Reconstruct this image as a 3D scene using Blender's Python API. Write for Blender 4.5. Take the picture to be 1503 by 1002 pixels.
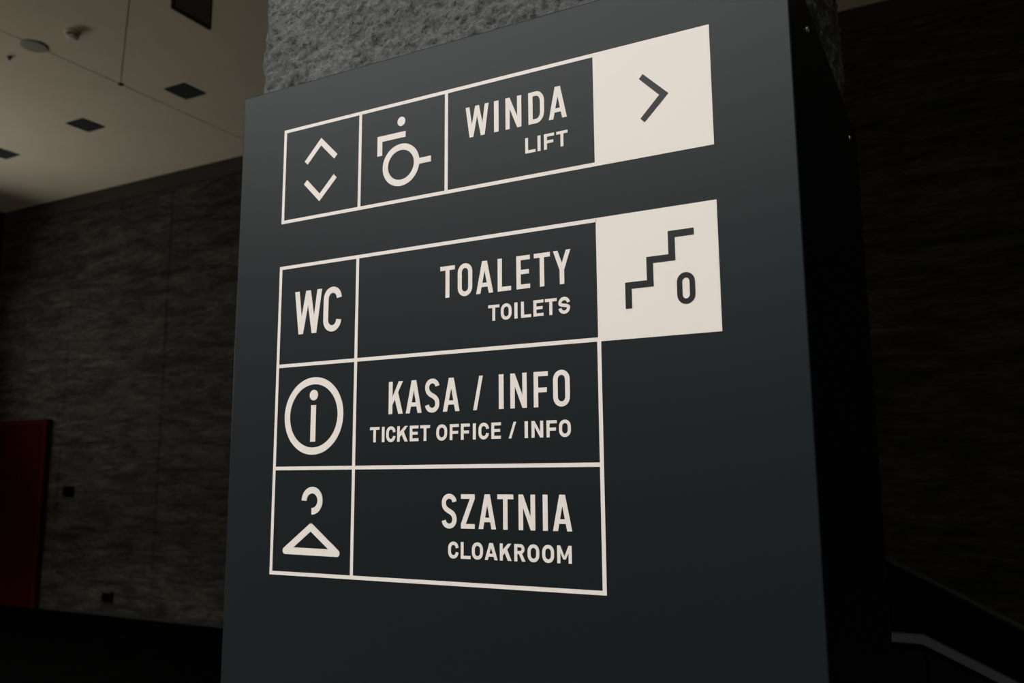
import bpy, bmesh, math, random
from mathutils import Matrix, Vector, noise

for o in list(bpy.data.objects):
    bpy.data.objects.remove(o, do_unlink=True)
scene = bpy.context.scene
COL = scene.collection

# ------------------------------------------------------------------ camera
S = 0.15                       # one pictogram cell of the sign, in metres
CAM_H = 1.6
CAM = Vector((6.0756 * S, -6.4186 * S, CAM_H))
V0 = CAM_H - 0.88503 * S       # height of the sign grid's zero line
FPX = 1270.07
yaw, pit, roll = (math.radians(a) for a in (-28.1012, 8.7225, -0.3962))
r0 = Vector((math.cos(yaw), -math.sin(yaw), 0)); f0 = Vector((math.sin(yaw), math.cos(yaw), 0)); u0 = Vector((0, 0, 1))
fw = f0 * math.cos(pit) + u0 * math.sin(pit); u1 = u0 * math.cos(pit) - f0 * math.sin(pit)
rt = r0 * math.cos(roll) + u1 * math.sin(roll); up = u1 * math.cos(roll) - r0 * math.sin(roll)
cam = bpy.data.cameras.new('camera'); camo = bpy.data.objects.new('camera', cam); COL.objects.link(camo)
cam.sensor_fit = 'HORIZONTAL'; cam.sensor_width = 36.0; cam.lens = FPX * 36.0 / 1503.0
cam.clip_start = 0.02; cam.clip_end = 300
M = Matrix(((rt.x, up.x, -fw.x), (rt.y, up.y, -fw.y), (rt.z, up.z, -fw.z))).to_4x4()
M.translation = CAM
camo.matrix_world = M
cam.dof.use_dof = True; cam.dof.focus_distance = 1.12; cam.dof.aperture_fstop = 7.1
scene.camera = camo

# ------------------------------------------------------------------ world, daylight, exposure
ROOM = dict(x0=-10.9, x1=7.2, y0=-7.5, y1=6.07, z1=5.28, zh=9.6, ys=-1.25)   # low hall; a tall unseen atrium, assumed to light the sign, lies at y < ys
world = bpy.data.worlds.new('overcast_sky'); scene.world = world; world.use_nodes = True
bg = world.node_tree.nodes['Background']
bg.inputs['Color'].default_value = (1.0, 0.985, 0.96, 1); bg.inputs['Strength'].default_value = 15.0
# window openings: (wall, from, to, sill, head)
WINDOWS = [('y0', -10.6, -9.9, 1.0, 9.3), ('y0', -9.7, -7.9, 6.3, 9.3), ('y0', -7.7, -5.0, 6.3, 9.3), ('y0', -4.8, -2.1, 6.3, 9.3), ('y0', -1.9, 2.1, 6.3, 9.3)]  # narrow low first strip is added to brighten the sign's left edge
SIDE_WINDOWS = [('x0', 1.3, 4.5, 3.0, 3.56)]
def portal(w):
    side, a, b, z0, z1 = w
    l = bpy.data.lights.new('window_portal', 'AREA'); l.shape = 'RECTANGLE'
    l.size = b - a; l.size_y = z1 - z0; l.cycles.is_portal = True
    o = bpy.data.objects.new('window_portal', l); COL.objects.link(o)
    if side == 'y0':
        o.location = ((a + b) / 2, ROOM['y0'] - 0.24, (z0 + z1) / 2); o.rotation_euler = (math.pi / 2, 0, 0)
    else:
        o.location = (ROOM['x0'] - 0.24, (a + b) / 2, (z0 + z1) / 2); o.rotation_euler = (math.pi / 2, 0, -math.pi / 2)
for w in WINDOWS + SIDE_WINDOWS:
    portal(w)
vs = scene.view_settings
vs.view_transform = 'Standard'; vs.look = 'None'; vs.gamma = 1.0; vs.use_curve_mapping = False
vs.exposure = 0.38

# ------------------------------------------------------------------ materials
def mat(name, col, rough=0.6, metal=0.0, spec=0.5, alpha=None):
    m = bpy.data.materials.new(name); m.use_nodes = True
    b = m.node_tree.nodes['Principled BSDF']
    b.inputs['Base Color'].default_value = (*col, 1); b.inputs['Roughness'].default_value = rough
    b.inputs['Metallic'].default_value = metal; b.inputs['Specular IOR Level'].default_value = spec
    if alpha is not None: b.inputs['Alpha'].default_value = alpha
    return m
def N(m, t, **kw):
    n = m.node_tree.nodes.new(t)
    for k, v in kw.items():
        if k in n.inputs: n.inputs[k].default_value = v
        else: setattr(n, k, v)
    return n
def LK(m, a, b): m.node_tree.links.new(a, b)
def noise_chain(m, scale3, nscale, detail=6, rough=0.6, dist=0.0):
    g = N(m, 'ShaderNodeNewGeometry'); mp = N(m, 'ShaderNodeMapping'); mp.inputs['Scale'].default_value = scale3
    LK(m, g.outputs['Position'], mp.inputs['Vector'])
    n = N(m, 'ShaderNodeTexNoise', Scale=nscale, Detail=detail, Roughness=rough, Distortion=dist)
    LK(m, mp.outputs['Vector'], n.inputs['Vector'])
    return n
def ramp(m, src, stops):
    r = N(m, 'ShaderNodeValToRGB'); e = r.color_ramp.elements
    while len(e) < len(stops): e.new(0.5)
    for el, (p, c) in zip(e, stops): el.position = p; el.color = (*c, 1)
    LK(m, src, r.inputs['Fac']); return r
def BS(m): return m.node_tree.nodes['Principled BSDF']

# satin dark lacquer of the sign
M_PANEL = mat('satin_anthracite', (0.0078, 0.0102, 0.0120), rough=0.45, spec=0.17)
M_PANEL.node_tree.nodes['Principled BSDF'].inputs['Specular Tint'].default_value = (0.90, 1.0, 0.95, 1)
n = noise_chain(M_PANEL, (1, 1, 1), 900, 2, 0.5)
b = N(M_PANEL, 'ShaderNodeBump', Strength=0.03, Distance=0.0005); LK(M_PANEL, n.outputs['Fac'], b.inputs['Height']); LK(M_PANEL, b.outputs['Normal'], BS(M_PANEL).inputs['Normal'])
M_VINYL = mat('off_white_vinyl', (0.80, 0.74, 0.69), rough=0.65, spec=0.15)
M_MARK = mat('anthracite_vinyl', (0.0095, 0.0115, 0.0115), rough=0.45, spec=0.2)
M_SCREW = mat('screw_steel', (0.5, 0.5, 0.5), rough=0.35, metal=1.0)
M_BLACK = mat('black_paint', (0.006, 0.006, 0.006), rough=0.6, spec=0.3)

# rough grey concrete of the pillar
M_CONC = mat('rough_concrete', (0.1, 0.1, 0.1), rough=0.9, spec=0.2)
n1 = noise_chain(M_CONC, (1, 1, 1), 9, 8, 0.62); n2 = noise_chain(M_CONC, (1, 1, 1.25), 75, 8, 0.72); n3 = noise_chain(M_CONC, (1, 1, 1.2), 230, 4, 0.75)
c1 = ramp(M_CONC, n1.outputs['Fac'], [(0.3, (0.110, 0.116, 0.114)), (0.7, (0.166, 0.172, 0.166))])
c2 = ramp(M_CONC, n2.outputs['Fac'], [(0.35, (0.28, 0.28, 0.28)), (0.44, (0.88, 0.88, 0.88)), (0.66, (1.45, 1.45, 1.45))])
mx = N(M_CONC, 'ShaderNodeMix', data_type='RGBA', blend_type='MULTIPLY'); mx.inputs['Factor'].default_value = 1.0
LK(M_CONC, c1.outputs['Color'], mx.inputs[6]); LK(M_CONC, c2.outputs['Color'], mx.inputs[7])
c3 = ramp(M_CONC, n3.outputs['Fac'], [(0.36, (0.78, 0.78, 0.78)), (0.5, (1.02, 1.02, 1.02)), (0.66, (1.3, 1.3, 1.29))])
my = N(M_CONC, 'ShaderNodeMix', data_type='RGBA', blend_type='MULTIPLY'); my.inputs['Factor'].default_value = 1.0
LK(M_CONC, mx.outputs[2], my.inputs[6]); LK(M_CONC, c3.outputs['Color'], my.inputs[7]); LK(M_CONC, my.outputs[2], BS(M_CONC).inputs['Base Color'])
b1 = N(M_CONC, 'ShaderNodeBump', Strength=1.0, Distance=0.007); LK(M_CONC, n2.outputs['Fac'], b1.inputs['Height'])
b2 = N(M_CONC, 'ShaderNodeBump', Strength=1.0, Distance=0.003); LK(M_CONC, n3.outputs['Fac'], b2.inputs['Height']); LK(M_CONC, b1.outputs['Normal'], b2.inputs['Normal'])
LK(M_CONC, b2.outputs['Normal'], BS(M_CONC).inputs['Normal'])

# stratified dark stone cladding
M_STONE = mat('stratified_stone', (0.1, 0.1, 0.1), rough=0.85, spec=0.2)
n1 = noise_chain(M_STONE, (1, 1, 5.5), 1.7, 8, 0.66, 0.8); n2 = noise_chain(M_STONE, (1, 1, 7), 7, 6, 0.6, 0.8)
c1 = ramp(M_STONE, n1.outputs['Fac'], [(0.36, (0.027, 0.026, 0.021)), (0.5, (0.072, 0.065, 0.051)), (0.64, (0.128, 0.112, 0.088))])
c2 = ramp(M_STONE, n2.outputs['Fac'], [(0.35, (0.40, 0.42, 0.43)), (0.6, (1.2, 1.17, 1.12))])
mx = N(M_STONE, 'ShaderNodeMix', data_type='RGBA', blend_type='MULTIPLY'); mx.inputs['Factor'].default_value = 1.0
LK(M_STONE, c1.outputs['Color'], mx.inputs[6]); LK(M_STONE, c2.outputs['Color'], mx.inputs[7]); LK(M_STONE, mx.outputs[2], BS(M_STONE).inputs['Base Color'])
b1 = N(M_STONE, 'ShaderNodeBump', Strength=1.0, Distance=0.12); LK(M_STONE, n1.outputs['Fac'], b1.inputs['Height'])
b2 = N(M_STONE, 'ShaderNodeBump', Strength=1.0, Distance=0.05); LK(M_STONE, n2.outputs['Fac'], b2.inputs['Height']); LK(M_STONE, b1.outputs['Normal'], b2.inputs['Normal'])
LK(M_STONE, b2.outputs['Normal'], BS(M_STONE).inputs['Normal'])

M_CEIL = mat('warm_white_plaster', (0.62, 0.56, 0.46), rough=0.9, spec=0.1)
n = noise_chain(M_CEIL, (1, 1, 1), 1.5, 4); c = ramp(M_CEIL, n.outputs['Fac'], [(0.3, (0.79, 0.705, 0.52)), (0.7, (0.84, 0.75, 0.56))]); LK(M_CEIL, c.outputs['Color'], BS(M_CEIL).inputs['Base Color'])
M_GAP = mat('ceiling_void', (0.25, 0.235, 0.18), rough=0.9)
M_TRIM = mat('brown_render', (0.17, 0.145, 0.115), rough=0.9, spec=0.2)
n = noise_chain(M_TRIM, (1, 1, 3), 6, 4); c = ramp(M_TRIM, n.outputs['Fac'], [(0.3, (0.032, 0.028, 0.021)), (0.7, (0.044, 0.038, 0.029))]); LK(M_TRIM, c.outputs['Color'], BS(M_TRIM).inputs['Base Color'])
M_SIDE = mat('dark_wall_paint', (0.02, 0.02, 0.018), rough=0.9, spec=0.2)
M_RWALL = mat('light_bounce_grey', (0.20, 0.20, 0.18), rough=0.9, spec=0.1)  # lighter tone lets the unseen right wall bounce light onto the stone
M_FLOOR = mat('dark_stone_floor', (0.006, 0.006, 0.005), rough=0.8, spec=0.0)
n = noise_chain(M_FLOOR, (1, 1, 1), 3, 6); c = ramp(M_FLOOR, n.outputs['Fac'], [(0.3, (0.0018, 0.0018, 0.0016)), (0.7, (0.003, 0.003, 0.0027))]); LK(M_FLOOR, c.outputs['Color'], BS(M_FLOOR).inputs['Base Color'])
M_DOOR = mat('dark_red_door', (0.026, 0.0025, 0.002), rough=0.8, spec=0.0)
M_DOORF = mat('dark_red_frame', (0.034, 0.0035, 0.003), rough=0.8, spec=0.02)
M_LAMP = mat('dark_downlight', (0.045, 0.05, 0.042), rough=0.5, spec=0.3)
M_LAMPF = mat('downlight_rim', (0.02, 0.021, 0.018), rough=0.6, spec=0.3)
M_HANG = mat('grey_panel_face', (0.16, 0.16, 0.14), rough=0.6, spec=0.2)
M_DISC = mat('olive_cover', (0.34, 0.315, 0.235), rough=0.8)
M_DETW = mat('detector_white', (0.75, 0.70, 0.60), rough=0.6)
M_DETD = mat('detector_dark', (0.05, 0.05, 0.04), rough=0.6)
M_RAIL = mat('rail_metal', (0.03, 0.03, 0.031), rough=0.7, spec=0.2)
M_INFILL = mat('black_sheet', (0.002, 0.002, 0.002), rough=0.8, spec=0.0)
M_GLASS = mat('smoked_glass', (0.004, 0.004, 0.004), rough=0.3, spec=0.02, alpha=0.6)
M_ATR = mat('pale_bounce_floor', (0.43, 0.375, 0.29), rough=0.9, spec=0.1)  # pale unseen floor, added to reflect daylight up to the ceiling
n = noise_chain(M_ATR, (1, 1, 1), 4, 5); c = ramp(M_ATR, n.outputs['Fac'], [(0.3, (0.40, 0.35, 0.27)), (0.7, (0.46, 0.405, 0.315))]); LK(M_ATR, c.outputs['Color'], BS(M_ATR).inputs['Base Color'])

# ------------------------------------------------------------------ mesh helpers
def link(name, bm, m, parent=None, bevel=0.0, smooth=False):
    me = bpy.data.meshes.new(name); bm.normal_update(); bm.to_mesh(me); bm.free()
    if smooth:
        for p in me.polygons: p.use_smooth = True
    o = bpy.data.objects.new(name, me); COL.objects.link(o)
    if m: me.materials.append(m)
    if parent: o.parent = parent
    if bevel:
        md = o.modifiers.new('bevel', 'BEVEL'); md.width = bevel; md.segments = 2; md.limit_method = 'ANGLE'
    return o
def box(bm, a, b_):
    (x0, y0, z0), (x1, y1, z1) = a, b_
    v = [bm.verts.new(p) for p in ((x0,y0,z0),(x1,y0,z0),(x1,y1,z0),(x0,y1,z0),(x0,y0,z1),(x1,y0,z1),(x1,y1,z1),(x0,y1,z1))]
    for f in ((0,3,2,1),(4,5,6,7),(0,1,5,4),(1,2,6,5),(2,3,7,6),(3,0,4,7)): bm.faces.new([v[i] for i in f])
def boxo(name, a, b_, m, parent=None, bevel=0.0):
    bm = bmesh.new(); box(bm, a, b_); return link(name, bm, m, parent, bevel)
def lathe(bm, prof, seg=32, centre=(0, 0, 0)):
    rings = []
    for r, z in prof:
        rings.append([bm.verts.new((centre[0] + r * math.cos(2*math.pi*i/seg), centre[1] + r * math.sin(2*math.pi*i/seg), centre[2] + z)) for i in range(seg)])
    for a, c_ in zip(rings, rings[1:]):
        for i in range(seg): bm.faces.new((a[i], a[(i+1) % seg], c_[(i+1) % seg], c_[i]))
    bm.faces.new(rings[0][::-1]); bm.faces.new(rings[-1])
def prism(bm, pts, y0, y1):      # pts in the x-z plane
    lo = [bm.verts.new((x, y0, z)) for x, z in pts]; hi = [bm.verts.new((x, y1, z)) for x, z in pts]
    bm.faces.new(lo); bm.faces.new(hi[::-1]); k = len(pts)
    for i in range(k): bm.faces.new((lo[i], hi[i], hi[(i+1) % k], lo[(i+1) % k]))
def tag(o, label=None, cat=None, group=None, kind=None):
    if label: o['label'] = label
    if cat: o['category'] = cat
    if group: o['group'] = group
    if kind: o['kind'] = kind
    return o
def empty(name, loc=(0, 0, 0)):
    o = bpy.data.objects.new(name, None); o.location = loc; o.empty_display_size = 0.1; COL.objects.link(o); return o
def struct(o): o['kind'] = 'structure'; return o

# ------------------------------------------------------------------ room shell
X0, X1, Y0, Y1, ZC = ROOM['x0'], ROOM['x1'], ROOM['y0'], ROOM['y1'], ROOM['z1']
T = 0.25
ZH, YS = ROOM['zh'], ROOM['ys']
STX0, STX1, STY0, STY1 = 0.72, 4.6, 2.38, 5.16     # stair well
bm = bmesh.new()
box(bm, (X0 - T, YS - 0.2, -0.3), (STX0, Y1 + T, 0)); box(bm, (STX0, YS - 0.2, -0.3), (X1 + T, STY0, 0))
box(bm, (STX0, STY1, -0.3), (X1 + T, Y1 + T, 0)); box(bm, (STX1, STY0, -0.3), (X1 + T, STY1, 0))
floor = struct(link('floor', bm, M_FLOOR)); floor['label'] = 'dark stone floor of the hall'

bm = bmesh.new(); zb = -2.3                       # shaft below the stairs
box(bm, (STX0 - 0.3, STY0 - 0.3, zb - 0.2), (STX1 + 0.3, STY1 + 0.3, zb))
box(bm, (STX0 - 0.3, STY0 - 0.3, zb), (STX0 - 0.05, STY1 + 0.3, -0.3)); box(bm, (STX1, STY0 - 0.3, zb), (STX1 + 0.3, STY1 + 0.3, -0.3))
box(bm, (STX0 - 0.05, STY0 - 0.3, zb), (STX1, STY0 - 0.025, -0.3)); box(bm, (STX0 - 0.05, STY1 + 0.025, zb), (STX1, STY1 + 0.3, -0.3))
sw = struct(link('wall_stairwell', bm, M_SIDE)); sw['label'] = 'dark stairwell below the floor'

fa = struct(boxo('floor_bounce', (X0 - T, Y0 - T, -0.3), (X1 + T, YS - 0.2, 0), M_ATR)); fa['label'] = 'unseen pale floor added to bounce daylight onto the hall ceiling'

def wall_with_openings(name, side, wins, m):
    bm = bmesh.new()
    if side == 'y0': lo, hi = X0 - T, X1 + T
    else: lo, hi = Y0, Y1
    cuts = sorted(wins, key=lambda w: w[1])
    def put(a, c_, z0, z1):
        if side == 'y0': box(bm, (a, Y0 - T, z0), (c_, Y0, z1))
        else: box(bm, (X0 - T, a, z0), (X0, c_, z1))
    p = lo
    for _, a, c_, z0, z1 in cuts:
        put(p, a, 0, ZH); put(a, c_, 0, z0); put(a, c_, z1, ZH); p = c_
    put(p, hi, 0, ZH)
    return struct(link(name, bm, m))
wf = wall_with_openings('wall_front', 'y0', WINDOWS, M_SIDE); wf['label'] = 'dark wall with tall windows of the assumed atrium, facing the sign'
wl = wall_with_openings('wall_left', 'x0', SIDE_WINDOWS, M_SIDE); wl['label'] = 'dark side wall meeting the stone wall in the corner'
wr = struct(boxo('wall_right', (X1, Y0, 0), (X1 + T, Y1, ZH), M_RWALL)); wr['label'] = 'unseen grey side wall beyond the stairs, toned to bounce light'
for i, w in enumerate(WINDOWS + SIDE_WINDOWS):
    bm = bmesh.new(); side, a, c_, z0, z1 = w; e = 0.06
    def bar(s0, s1, q0, q1):
        if side == 'y0': box(bm, (s0, Y0 - 0.16, q0), (s1, Y0 - 0.08, q1))
        else: box(bm, (X0 - 0.16, s0, q0), (X0 - 0.08, s1, q1))
    bar(a, a + e, z0, z1); bar(c_ - e, c_, z0, z1); bar(a + e, c_ - e, z0, z0 + e); bar(a + e, c_ - e, z1 - e, z1)
    mid = (a + c_) / 2; bar(mid - 0.025, mid + 0.025, z0 + e, z1 - e)
    struct(link('window_%d' % (i + 1), bm, M_BLACK))

# ceiling: dark void slab with plaster boards hung below, open joints between them
ceil = struct(boxo('ceiling', (X0, YS, ZC + 0.02), (X1, Y1 + T, ZC + 0.25), M_GAP))
ceil['label'] = 'warm white plaster ceiling with thin open joints'
g = 0.0085
SX = -5.99; JY = 4.12                      # joint along the hall and where the slanting joint meets it
dx, dy = 4.66 - 5.99, 4.12 - 3.17          # slanting joint runs from (SX, JY) towards (+1.33, -0.95)
k = -0.95 / 1.33
xe = X1
def slant(x): return JY + k * (x - SX)
gy = 0.0042 * math.sqrt(1 + k * k)
xs = SX + (YS - JY) / k
boards = [[(X0, YS), (SX - g, YS), (SX - g, Y1), (X0, Y1)],
          [(SX + g, slant(SX + g) + gy), (xs + gy, YS), (X1, YS), (X1, Y1), (SX + g, Y1)],
          [(SX + g, YS), (xs - gy, YS), (SX + g, slant(SX + g) - gy)]]
for pts in boards:
    bm = bmesh.new(); lo = [bm.verts.new((x, y, ZC)) for x, y in pts]; hi = [bm.verts.new((x, y, ZC + 0.02)) for x, y in pts]
    bm.faces.new(lo[::-1]); bm.faces.new(hi)
    k_ = len(pts)
    for i in range(k_): bm.faces.new((lo[i], lo[(i+1) % k_], hi[(i+1) % k_], hi[i]))
    link('ceiling_board', bm, M_CEIL, ceil)

cu = struct(boxo('ceiling_upper', (X0 - T, Y0 - T, ZH), (X1 + T, YS, ZH + 0.25), M_SIDE)); cu['label'] = 'high ceiling of the assumed atrium facing the sign'
ws = struct(boxo('wall_light_block', (X0, YS - 0.2, 3.87), (X1, YS, ZH), M_SIDE)); ws['label'] = 'added unseen downstand wall keeping window light off the stone wall'  # invented downstand, shields the stone wall from the high windows
# back wall: cladding panels with recessed joints
wb = struct(boxo('wall_back', (X0, Y1, 0), (X1, Y1 + T, ZC), M_BLACK)); wb['label'] = 'dark stratified stone wall of large panels'
rows = [(0.0, 0.96), (0.96, 2.02), (2.02, 3.055), (3.055, 4.05), (4.05, 5.08)]
xj = -11.1; cols = []
while xj < X1:
    cols.append((max(xj, X0), min(xj + 1.8, X1))); xj += 1.8
rnd = random.Random(5); J = 0.003; cache = {}
for z0, z1 in rows:
    for xa, xb in cols:
        w_, h_ = round(xb - xa, 3), round(z1 - z0, 3)
        key = (w_, h_)
        if key not in cache:
            bm = bmesh.new(); box(bm, (J, -0.024, J), (w_ - J, 0, h_ - J)); bmesh.ops.bevel(bm, geom=bm.edges[:], offset=0.005, segments=1, affect='EDGES')
            o = link('wall_panel', bm, M_STONE, wb); cache[key] = o.data
        else:
            o = bpy.data.objects.new('wall_panel', cache[key]); COL.objects.link(o); o.parent = wb
        o.location = (xa, Y1 - rnd.choice((0, 0.001, 0.002)), z0)
tr = struct(boxo('trim_1', (X0, Y1 - 0.03, 5.085), (X1, Y1, ZC), M_TRIM)); tr['label'] = 'smooth brown band between stone wall and ceiling'
bb = struct(boxo('baseboard_back', (-9.45, Y1 - 0.042, 0), (X1, Y1 - 0.027, 0.028), M_SIDE)); bb['label'] = 'thin skirting strip along the stone wall'

# dark red door in the corner
dr = struct(boxo('door_1', (-10.72, Y1 - 0.075, 0.005), (-9.57, Y1 - 0.03, 2.27), M_DOOR, bevel=0.004)); dr['label'] = 'dark red door at the corner of the stone wall'
bm = bmesh.new(); yA, yB = Y1 - 0.10, Y1 - 0.028
box(bm, (-9.565, yA, 0), (-9.495, yB, 2.335)); box(bm, (-10.795, yA, 0), (-10.725, yB, 2.335)); box(bm, (-10.725, yA, 2.275), (-9.565, yB, 2.335))
link('door_frame', bm, M_DOORF, dr)
bm = bmesh.new(); box(bm, (-10.62, Y1 - 0.13, 1.03), (-10.50, Y1 - 0.115, 1.055)); box(bm, (-10.62, Y1 - 0.118, 1.03), (-10.595, Y1 - 0.076, 1.055)); link('door_handle', bm, M_BLACK, dr)

# ------------------------------------------------------------------ concrete pillar
PX0, PX1, PY0, PY1 = -0.078, 0.7525, 0.02, 0.605
def pillar():
    st = 0.0032; per = []
    def run(a, c_, nrm):
        L = (Vector(c_) - Vector(a)).length; k = max(2, int(L / st))
        for i in range(k): per.append((a[0] + (c_[0]-a[0]) * i / k, a[1] + (c_[1]-a[1]) * i / k, nrm))
    run((PX0, PY0), (PX1, PY0), (0, -1)); run((PX1, PY0), (PX1, PY1), (1, 0)); run((PX1, PY1), (PX0, PY1), (0, 1)); run((PX0, PY1), (PX0, PY0), (-1, 0))
    zs = [0.0, 2.0]; z = 2.14
    while z < 2.52: zs.append(z); z += 0.0032
    while z < 2.8: zs.append(z); z += 0.01
    while z < ZC - 0.03: zs.append(z); z += 0.03
    zs.append(ZC)
    bm = bmesh.new(); rings = []
    cx, cy = (PX0 + PX1) / 2, (PY0 + PY1) / 2
    for z in zs:
        ring = []
        for x, y, nv in per:
            p = Vector((x, y, z))
            d = 0.005 * noise.fractal(p * 9, 0.9, 2.1, 4) + 0.0042 * noise.fractal(Vector((x*42, y*42, z*60)), 0.75, 2.1, 4) + 0.0022 * noise.noise(Vector((x*130, y*130, z*150)))
            r_ = noise.noise(Vector((x * 3 + 5, y * 3, z * 3)))
            cr = abs(noise.noise(Vector((x * 7 + z * 4, y * 7, z * 5 - x * 3)))) ; d -= 0.004 * max(0, 1 - cr / 0.03) * max(0, r_)
            d = max(-0.02, min(0.006, d - 0.003)) if 2.0 < z else -0.004
            # chipped arrises: pull corners in
            ex = min(abs(x - PX0), abs(x - PX1)); ey = min(abs(y - PY0), abs(y - PY1)); e = max(ex, ey)
            ch = max(0.0, 1 - e / 0.018) * (0.004 + 0.008 * max(0, noise.noise(Vector((x * 5, y * 5, z * 22)))))
            q = Vector((x + nv[0] * d, y + nv[1] * d, z))
            q.x += (cx - q.x) / abs(cx - q.x) * ch if abs(cx - q.x) > 1e-6 else 0
            q.y += (cy - q.y) / abs(cy - q.y) * ch * 0.7 if abs(cy - q.y) > 1e-6 else 0
            ring.append(bm.verts.new(q))
        rings.append(ring)
    k = len(per)
    for a, c_ in zip(rings, rings[1:]):
        for i in range(k): bm.faces.new((a[i], a[(i+1) % k], c_[(i+1) % k], c_[i]))
    return link('concrete_pillar', bm, M_CONC, None, smooth=True)
tag(pillar(), 'rough grey concrete pillar rising out of the dark sign casing', 'pillar')

# ------------------------------------------------------------------ sign casing around the pillar
BX0, BX1, BD, BZ = -0.59 * S, 5.065 * S, 0.655, V0 + 4.893 * S
sign = empty('wayfinding_sign', ((BX0 + BX1) / 2, BD / 2, 0)); off = sign.location.copy()
tag(sign, 'dark anthracite sign casing with white direction lettering wrapped around the concrete pillar', 'sign')
def child(o, parent=sign):
    o.parent = parent; o.matrix_parent_inverse = parent.matrix_basis.inverted() if parent is sign else Matrix()
    return o
th = 0.004
child(boxo('front_panel', (BX0, 0, 0), (BX1, th, BZ), M_PANEL, bevel=0.0018))
child(boxo('side_panel', (BX1 - th, th, 0), (BX1, BD, BZ), M_PANEL, bevel=0.0012))
child(boxo('side_panel', (BX0, th, 0), (BX0 + th, BD, BZ), M_PANEL, bevel=0.0012))
child(boxo('back_panel', (BX0 + th, BD - th, 0), (BX1 - th, BD, BZ), M_PANEL, bevel=0.0012))
for sx, xx in ((1, BX1), (-1, BX0)):
    for yy in (0.125, 0.535):
        for zz in (2.157, 0.12):
            bm = bmesh.new(); lathe(bm, [(0.0048, 0), (0.0048, 0.0012), (0.0036, 0.0026), (0.0018, 0.0028), (0.0016, 0.0014)], 16)
            o = link('screw', bm, M_SCREW); bpy_m = Matrix.Translation((xx, yy, zz)) @ Matrix.Rotation(sx * math.pi / 2, 4, 'Y')
            o.data.transform(bpy_m); child(o)

VT = 0.0005                                    # film thickness
def uvp(u, v): return (u * S, V0 + v * S)
def film(name, polys, m=None, parent=sign, layer=0):
    """polys: lists of (u, v) outlines of cut film on the casing front"""
    bm = bmesh.new()
    for i, p in enumerate(polys):
        a = sum(p[j][0] * p[(j+1) % len(p)][1] - p[(j+1) % len(p)][0] * p[j][1] for j in range(len(p)))
        if a < 0: p = p[::-1]
        pts = [uvp(*q) for q in p]
        prism(bm, pts, -VT * (1 + layer) - (i % 9) * 1.5e-5, -VT * layer)
    return child(link(name, bm, m or M_VINYL), parent)
def rect(a, b_, c_, d): return [(a, b_), (c_, b_), (c_, d), (a, d)]
def ribbon(path, t, closed=False):
    """quads of a stroke of width t along a path (mitred)"""
    n_ = len(path); L = []; R_ = []
    for i in range(n_):
        p = Vector(path[i])
        if closed or 0 < i < n_ - 1:
            a = Vector(path[i - 1]); c_ = Vector(path[(i + 1) % n_])
            d1 = (p - a).normalized(); d2 = (c_ - p).normalized()
        elif i == 0: d1 = d2 = (Vector(path[1]) - p).normalized()
        else: d1 = d2 = (p - Vector(path[i - 1])).normalized()
        n1 = Vector((-d1.y, d1.x)); n2 = Vector((-d2.y, d2.x)); m_ = (n1 + n2).normalized(); s = t / 2 / max(0.3, m_.dot(n1))
        L.append(tuple(p + m_ * s)); R_.append(tuple(p - m_ * s))
    rng = range(n_) if closed else range(n_ - 1)
    return [[R_[i], R_[(i+1) % n_], L[(i+1) % n_], L[i]] for i in rng]
def arc(cx, cy, rx, ry, a0, a1, k=12):
    return [(cx + rx * math.cos(math.radians(a0 + (a1 - a0) * i / k)), cy + ry * math.sin(math.radians(a0 + (a1 - a0) * i / k))) for i in range(k + 1)]

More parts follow.
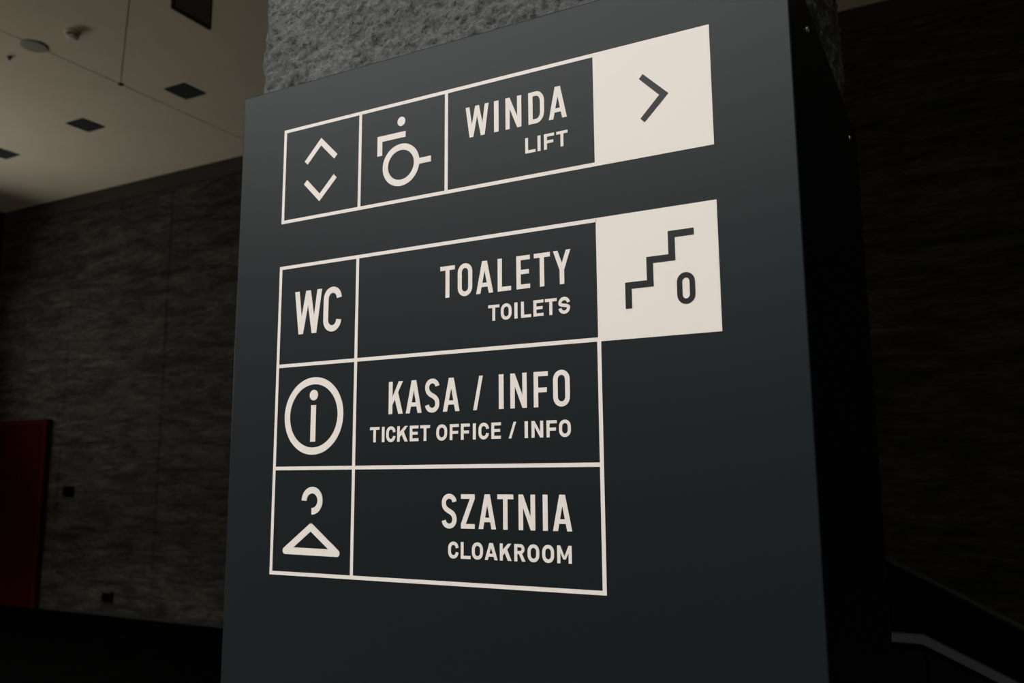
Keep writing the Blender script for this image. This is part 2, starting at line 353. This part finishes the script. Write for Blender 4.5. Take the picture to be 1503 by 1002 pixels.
# --- letterforms in a box (w, h) with stem t and bar b
def glyph(ch, w, h, t):
    b_ = t * 0.92; d = t * 1.04                # horizontal bar, width of a diagonal cut at cap or base line
    P = []
    def diag(xb, xt, y0=0, y1=h, dd=None):
        dd = dd or d; P.append([(xb, y0), (xb + dd, y0), (xt + dd, y1), (xt, y1)])
    if ch == 'I': P.append(rect(0, 0, w, h))
    elif ch == 'T': P += [rect(0, h - b_, w, h), rect((w - t) / 2, 0, (w + t) / 2, h - b_)]
    elif ch == 'L': P += [rect(0, 0, t, h), rect(t, 0, w, b_)]
    elif ch == 'E': P += [rect(0, 0, t, h), rect(t, 0, w, b_), rect(t, h - b_, w, h), rect(t, h * .5 - b_ * .45, w * .92, h * .5 + b_ * .55)]
    elif ch == 'F': P += [rect(0, 0, t, h), rect(t, h - b_, w, h), rect(t, h * .48 - b_ * .5, w * .92, h * .48 + b_ * .5)]
    elif ch == 'N': P += [rect(0, 0, t, h), rect(w - t, 0, w, h)]; diag(w - t * 1.0, 0, dd=t)
    elif ch == 'M':
        P += [rect(0, 0, t, h), rect(w - t, 0, w, h)]; m_ = w / 2
        P.append([(0, h), (t, h), (m_ + t * .35, h * .22), (m_ - t * .35, h * .22)]); P.append([(w - t, h), (w, h), (m_ + t * .35, h * .22), (m_ - t * .35, h * .22)])
    elif ch == 'W':
        q = w * .255; m_ = w / 2; dd = d * .92
        diag(q - dd / 2, 0, dd=dd); diag(q - dd / 2, m_ - dd / 2, dd=dd); diag(w - q - dd / 2, m_ - dd / 2, dd=dd); diag(w - q - dd / 2, w - dd, dd=dd)
    elif ch == 'A':
        m_ = w / 2; diag(0, m_ - d * .58); diag(w - d, m_ - d * .42)
        y0 = h * .20; y1 = y0 + b_ * .95
        fl = lambda y: (m_ - d * .58) * y / h + d * .5
        P.append([(fl(y0), y0), (w - fl(y0), y0), (w - fl(y1), y1), (fl(y1), y1)])
    elif ch == 'Y':
        m_ = w / 2; y = h * .42
        P.append(rect(m_ - t / 2, 0, m_ + t / 2, y)); diag(m_ - t * .5, 0, y, h, dd=t); diag(m_ - t * .5, w - t, y, h, dd=t)
    elif ch == 'K':
        P.append(rect(0, 0, t, h)); e = t * 1.12
        P.append([(t, h * .28), (t, h * .28 + e * 1.55), (w - e, h), (w, h)])
        x0 = t + (w - t) * .22; y0 = h * .28 + (h * .72) * .30
        P.append([(w - e * 1.02, 0), (w + t * .04, 0), (x0 + e * .78, y0 + h * .16), (x0 - e * .12, y0 + h * .02)])
    elif ch == 'Z': P += [rect(0, 0, w, b_), rect(0, h - b_, w, h)]; P.append([(0, b_), (t * 1.15, b_), (w, h - b_), (w - t * 1.15, h - b_)])
    elif ch in 'O0':
        r = w / 2 - t / 2; ry = r * 1.08
        path = arc(w / 2, h + h * .008 - t * .47 - ry, r, ry, 0, 180) + arc(w / 2, -h * .008 + t * .47 + ry, r, ry, 180, 360)
        P += ribbon(path, t, True)
    elif ch == 'C':
        r = w / 2 - t / 2; ry = r * 1.08; top = h + h * .008 - t * .47 - ry; bot = -h * .008 + t * .47 + ry
        P += ribbon(arc(w / 2, top, r, ry, 2, 180) + arc(w / 2, bot, r, ry, 180, 358), t)
    elif ch == 'D':
        r = w - t / 2; rr = w * .52; ry = rr
        P.append(rect(0, 0, t, h))
        P += ribbon([(t * .8, h - b_ / 2), (w - t / 2 - rr + t * .5, h - b_ / 2)] + arc(w - t / 2 - rr + t * .5, h - b_ / 2 - ry, rr - t * .5, ry, 88, 0) + arc(w - t / 2 - rr + t * .5, b_ / 2 + ry, rr - t * .5, ry, 0, -88) + [(w - t / 2 - rr + t * .5, b_ / 2), (t * .8, b_ / 2)], t * .96)
    elif ch == 'R':
        P.append(rect(0, 0, t, h)); yb = h * .42; rr = (h - yb - b_) / 2 + 0.0; x = w * .93 - t / 2 - rr
        P += ribbon([(t * .8, h - b_ / 2), (x, h - b_ / 2)] + arc(x, (h + yb) / 2 , rr, rr, 88, -88) + [(x, yb + b_ / 2), (t * .8, yb + b_ / 2)], b_)
        P.append([(w - t * 1.1, 0), (w, 0), (w * .52 + t * .55, yb + b_ * .3), (w * .52 - t * .5, yb + b_ * .3)])
    elif ch == 'S':
        r = w / 2 - t / 2; ry = r * 1.0; top = h + h * .008 - t * .47 - ry; bot = -h * .008 + t * .47 + ry
        k1 = h * .56; k2 = h * .44
        up_ = arc(w / 2, top, r, ry, 8, 180, 12); lo_ = arc(w / 2, bot, r, ry, 0, -172, 12)
        midp = []
        p0 = Vector((t / 2, top)); p3 = Vector((w - t / 2, bot)); p1 = Vector((t / 2, top - (top - bot) * .62)); p2 = Vector((w - t / 2, bot + (top - bot) * .62))
        for i in range(1, 12):
            s = i / 12; midp.append(tuple(p0 * (1-s)**3 + p1 * 3*s*(1-s)**2 + p2 * 3*s*s*(1-s) + p3 * s**3))
        P += ribbon(up_ + midp + lo_, t)
    elif ch == '/': t *= .86; P.append([(0, 0), (t, 0), (w, h), (w - t, h)])
    return P
def text_line(word, boxes, v0, v1, t, note):
    mid = (boxes[0][0] + boxes[-1][1]) / 2
    root = empty('lettering', (0, 0, 0)); child(root); root['label'] = note
    for ch, (ua, ub) in zip(word, boxes):
        P = [[(ua + x, v0 + y) for x, y in p] for p in glyph(ch, ub - ua, v1 - v0, t)]
        o = film('letter', P, parent=root)
T1, T2 = 0.0420, 0.0280
text_line('WINDA', [(2.187, 2.428), (2.483, 2.530), (2.600, 2.759), (2.828, 2.983), (3.025, 3.196)], 3.902, 4.194, T1, 'white lettering reading WINDA')
text_line('LIFT', [(2.794, 2.893), (2.914, 2.943), (2.976, 3.072), (3.094, 3.199)], 3.644, 3.784, T2, 'small white lettering reading LIFT')
text_line('TOALETY', [(1.922, 2.076), (2.107, 2.257), (2.296, 2.468), (2.513, 2.645), (2.697, 2.828), (2.866, 3.017), (3.046, 3.207)], 2.447, 2.737, T1, 'white lettering reading TOALETY')
text_line('TOILETS', [(2.418, 2.528), (2.543, 2.648), (2.675, 2.705), (2.739, 2.834), (2.857, 2.951), (2.965, 3.074), (3.089, 3.196)], 2.196, 2.335, T2, 'small white lettering reading TOILETS')
text_line('WC', [(0.213, 0.555), (0.580, 0.800)], 2.257, 2.686, 0.0605, 'large white lettering reading WC')
text_line('KASA/INFO', [(1.372, 1.528), (1.562, 1.733), (1.769, 1.920), (1.957, 2.128), (2.266, 2.363), (2.519, 2.566), (2.631, 2.787), (2.851, 2.983), (3.030, 3.181)], 1.432, 1.727, T1, 'white lettering reading KASA / INFO')
text_line('TICKETOFFICE/INFO', [(1.166, 1.273), (1.301, 1.331), (1.350, 1.453), (1.471, 1.585), (1.608, 1.702), (1.719, 1.824), (1.890, 2.003), (2.029, 2.122), (2.143, 2.232), (2.263, 2.293), (2.319, 2.422), (2.445, 2.538), (2.612, 2.684), (2.763, 2.794), (2.827, 2.935), (2.965, 3.058), (3.078, 3.184)], 1.182, 1.320, T2, 'small white lettering reading TICKET OFFICE / INFO')
text_line('SZATNIA', [(1.951, 2.102), (2.145, 2.281), (2.319, 2.487), (2.500, 2.652), (2.700, 2.853), (2.922, 2.966), (3.012, 3.181)], 0.433, 0.720, T1, 'white lettering reading SZATNIA')
text_line('CLOAKROOM', [(2.018, 2.122), (2.144, 2.240), (2.254, 2.361), (2.378, 2.501), (2.522, 2.630), (2.657, 2.760), (2.780, 2.886), (2.912, 3.018), (3.045, 3.173)], 0.183, 0.321, T2, 'small white lettering reading CLOAKROOM')

# --- frame lines
lw = 0.034; h2 = lw / 2
def line(a, b_, c_, d): film('border_line', [rect(a, b_, c_, d)])
A0, A1 = 4.414, 3.413
line(0, A0 - lw, 3.443, A0); line(0, A1, 3.443, A1 + lw); line(0, A1 + lw, lw, A0 - lw)
for u in (0.985, 1.979): line(u - h2, A1 + lw, u + h2, A0 - lw)
B0, B2, B3, B4, UR = 2.968, 1.956, 0.956, -0.044, 3.464
line(0, B0 - lw, 3.443, B0); line(0, B4, UR, B4 + lw)
line(0, B4 + lw, lw, B0 - lw)
for a, c_ in ((lw, 0.985 - h2), (0.985 + h2, UR - lw)):
    line(a, B2 - h2, min(c_, 3.43) if c_ < 1 else 3.439, B2 + h2); line(a, B3 - h2, c_, B3 + h2)
line(0.985 - h2, B4 + lw, 0.985 + h2, B0 - lw); line(UR - lw, B4 + lw, UR, B2 - h2)

# --- white tiles with dark marks
t1 = film('white_tile', [rect(3.443, A1, 4.445, A0)]); t1['label'] = 'white square tile with arrow pointing right'
film('arrow_mark', [[(3.884, 4.124), (4.094, 3.914), (4.018, 3.914), (3.850, 4.088)], [(4.094, 3.914), (3.887, 3.708), (3.853, 3.744), (4.018, 3.914)]], M_MARK, t1, 1)
t2 = film('white_tile', [rect(3.439, B2 - h2, 4.445, B0)]); t2['label'] = 'white square tile with stairs and level 0'
st = [(3.7075, 2.183), (3.7105, 2.3675), (3.8915, 2.3695), (3.8925, 2.557), (4.0745, 2.5595), (4.0755, 2.7435), (4.257, 2.7435)]
st = [(3.709, 2.183), (3.709, 2.369), (3.8925, 2.369), (3.8925, 2.557), (4.0755, 2.557), (4.0755, 2.7435), (4.257, 2.7435)]
film('stairs_mark', ribbon(st, 0.054), M_MARK, t2, 1)
film('level_number', [[(4.108 + x, 2.178 + y) for x, y in p] for p in glyph('0', 0.143, 0.244, 0.042)], M_MARK, t2, 1)

# --- pictograms
o = film('lift_arrow', ribbon([(0.3045, 4.0085), (0.4925, 4.201), (0.6845, 4.012)], 0.056)); o['label'] = 'white chevron pointing up'
o = film('lift_arrow', ribbon([(0.303, 3.8085), (0.489, 3.6205), (0.682, 3.8115)], 0.056)); o['label'] = 'white chevron pointing down'
wh = ribbon(arc(1.472, 3.782, 0.180, 0.177, 0, 352.5, 47), 0.0615, True)
dot = [arc(1.4725, 4.2135, 0.0455, 0.0465, 0, 345, 23)]
bar_ = ribbon([(1.2235, 3.912), (1.2235, 4.080), (1.523, 4.080)], 0.058)
o = film('wheelchair_symbol', wh + dot + bar_ + [rect(1.665, 3.7545, 1.812, 3.811)]); o['label'] = 'white wheelchair user pictogram'
o = film('info_symbol', ribbon(arc(0.4905, 1.452, 0.3275, 0.336, 0, 355, 71), 0.068, True) + [arc(0.4885, 1.650, 0.0515, 0.051, 0, 345, 23), rect(0.458, 1.206, 0.5205, 1.5535)]); o['label'] = 'white circled letter i'
hook = ribbon(arc(0.502, 0.6525, 0.0965, 0.098, 180, -92, 40), 0.061)
ro = 0.0325
tri = ribbon([(0.4955, 0.4115), (0.200, 0.1815), (0.803, 0.1770)], 0.0645, True)
# rounded hanger outline: capsules along the three bars
def capsule(p, q, r):
    p = Vector(p); q = Vector(q); a = math.degrees(math.atan2((q - p).y, (q - p).x))
    return arc(q.x, q.y, r, r, a - 90, a + 90, 10) + arc(p.x, p.y, r, r, a + 90, a + 270, 10)
HP = [(0.4955, 0.4090), (0.190, 0.1850), (0.812, 0.1790)]
o = film('hanger_symbol', hook + [capsule(HP[0], HP[1], ro), capsule(HP[1], HP[2], ro), capsule(HP[2], HP[0], ro)]); o['label'] = 'white coat hanger pictogram'

# ------------------------------------------------------------------ ceiling fittings
for x, y, lab in ((-5.58, 4.52, 'square dark downlight between the long ceiling joint and the concrete pillar'),
                  (-7.145, 4.585, 'square dark downlight just across the long ceiling joint, middle of its row'),
                  (-8.70, 4.645, 'square dark downlight at the end of its row nearest the red door')):
    r = empty('downlight', (x, y, ZC)); s = 0.135
    tag(r, lab, 'downlight', 'square downlights in the ceiling')
    bm = bmesh.new()
    for a, c_ in (((-s, -s), (s, -s + .014)), ((-s, s - .014), (s, s)), ((-s, -s + .014), (-s + .014, s - .014)), ((s - .014, -s + .014), (s, s - .014))):
        box(bm, (a[0], a[1], -0.006), (c_[0], c_[1], 0))
    link('rim', bm, M_LAMPF, r); boxo('diffuser', (-s + .014, -s + .014, -0.003), (s - .014, s - .014, 0), M_LAMP, r)

r = empty('smoke_detector', (-5.50, 3.275, ZC)); tag(r, 'small white smoke detector with dark sensor ring on the ceiling', 'detector')
bm = bmesh.new(); lathe(bm, [(0.062, 0), (0.062, -0.012), (0.055, -0.022)], 28); bmesh.ops.reverse_faces(bm, faces=bm.faces[:]); link('base', bm, M_DETW, r)
bm = bmesh.new(); lathe(bm, [(0.048, -0.022), (0.048, -0.040)], 28); bmesh.ops.reverse_faces(bm, faces=bm.faces[:]); link('sensor_ring', bm, M_DETD, r)
bm = bmesh.new(); lathe(bm, [(0.054, -0.040), (0.050, -0.052), (0.028, -0.062)], 28); bmesh.ops.reverse_faces(bm, faces=bm.faces[:]); link('cap', bm, M_DETW, r)
bm = bmesh.new(); lathe(bm, [(0.112, 0), (0.112, -0.006), (0.100, -0.012), (0.04, -0.013)], 36, (-6.0, 3.265, ZC)); bmesh.ops.reverse_faces(bm, faces=bm.faces[:])
tag(link('ceiling_cover', bm, M_DISC), 'round olive cover plate across the ceiling joint', 'cover plate')
bm = bmesh.new(); lathe(bm, [(0.022, 0), (0.022, -0.006), (0.010, -0.020), (0.008, -0.032)], 20, (-6.375, 3.285, ZC)); bmesh.ops.reverse_faces(bm, faces=bm.faces[:])
tag(link('sprinkler_head', bm, M_DETD), 'tiny dark sprinkler head beside the round ceiling cover', 'sprinkler')
bm = bmesh.new(); lathe(bm, [(0.026, 0), (0.026, -0.008), (0.018, -0.012)], 20, (SX, JY, ZC)); bmesh.ops.reverse_faces(bm, faces=bm.faces[:])
tag(link('joint_cap', bm, M_DETD), 'tiny dark cap where two ceiling joints meet', 'cap')

# flat dark panel hung below the ceiling
fz = (4.55 - CAM_H) / (ZC - CAM_H)
hx = CAM.x + (-4.455 - CAM.x) * fz; hy0 = CAM.y + (3.41 - CAM.y) * fz; hy1 = CAM.y + (3.80 - CAM.y) * fz
hp = empty('hanging_panel', (hx, (hy0 + hy1) / 2, 4.55)); hw = (hy1 - hy0) / 2
tag(hp, 'flat dark panel with black rim hanging below the ceiling', 'hanging panel')
boxo('panel_face', (-0.018, -hw + .014, .014), (0, hw - .014, 0.636), M_HANG, hp)
bm = bmesh.new()
box(bm, (-0.02, -hw, 0), (0.004, hw, .014)); box(bm, (-0.02, -hw, .636), (0.004, hw, .65)); box(bm, (-0.02, -hw, .014), (0.004, -hw + .014, .636)); box(bm, (-0.02, hw - .014, .014), (0.004, hw, .636))
link('rim', bm, M_BLACK, hp)
for s in (-1, 1): boxo('hanger_rod', (-0.012, s * hw * .6 - .004, .65), (-0.004, s * hw * .6 + .004, ZC - 4.55), M_BLACK, hp)

# ------------------------------------------------------------------ wall boxes
yw = Y1 - 0.0265
for (x, z, lab, cat, nm) in ((-9.07, 1.43, 'small dark switch box on stone wall beside the red door', 'switch', 'wall_switch'), (-8.22, 0.215, 'small dark socket low on stone wall near the floor', 'socket', 'wall_socket')):
    r = empty(nm, (x, yw, z)); tag(r, lab, cat)
    boxo('cover', (-0.085, -0.03, -0.06), (0.085, 0, 0.06), M_INFILL, r, bevel=0.006)
    if nm == 'wall_switch': boxo('rocker', (-0.04, -0.036, -0.035), (0.04, -0.03, 0.035), M_INFILL, r)
    else: boxo('lid', (-0.09, -0.045, 0.045), (0.09, 0, 0.062), M_TRIM, r)

# ------------------------------------------------------------------ stairs going down, with railings
stairs = empty('staircase', (STX0, (STY0 + STY1) / 2, -0.02)); tag(stairs, 'dark staircase leading down between two railings', 'stairs')
hwid = (STY1 - STY0) / 2
for i in range(10):
    boxo('step', (i * 0.32, -hwid, -(i + 1) * 0.16 - 0.06), (i * 0.32 + 0.345, hwid, -(i + 1) * 0.16), M_FLOOR, stairs, bevel=0.004)
for s in (-1, 1):
    bm = bmesh.new(); y = s * (hwid + 0.012)
    prism(bm, [(0, 0.0), (3.3, -1.65), (3.3, -2.0), (0, -0.35)], y - 0.008, y + 0.008); link('stringer', bm, M_BLACK, stairs)
def railing(y, xa, xk, zk, slope, xe, wid, thick, label, glass):
    r = empty('stair_railing', (xk, y, 0)); tag(r, label, 'railing')
    bm = bmesh.new(); pts_top = [(xa - xk, zk), (0, zk), (xe - xk, zk + slope * (xe - xk))]
    quads = ribbon(pts_top, thick)
    for q in quads: prism(bm, q, -wid / 2, wid / 2)
    link('handrail', bm, M_RAIL, r)
    inf = M_GLASS if glass else M_INFILL; lo = 0.06; gap = thick / 2 + 0.025
    bm = bmesh.new()
    prism(bm, [(xa - xk, lo), (0, lo), (0, zk - gap), (xa - xk, zk - gap)], -0.006, 0.006); link('infill_panel', bm, inf, r)
    bm = bmesh.new(); ex = xe - xk
    prism(bm, [(0.01, lo - 0.05), (ex, lo - 0.05 + slope * ex), (ex, zk - gap + slope * ex), (0.01, zk - gap)], -0.006, 0.006); link('infill_panel', bm, inf, r)
    for px in (xa - xk + 0.03, -0.03):
        boxo('post', (px - 0.015, 0.007, 0), (px + 0.015, 0.03, zk - thick / 2), M_INFILL, r)
railing(2.34, -2.2, 0.700, 1.046, -0.475, 3.6, 0.026, 0.028, 'grey handrail on smoked glass beside the sign casing', True)
railing(5.20, -2.2, 0.26, 1.098, -0.520, 3.6, 0.025, 0.021, 'thin grey handrail on black sheet along the stone wall', False)
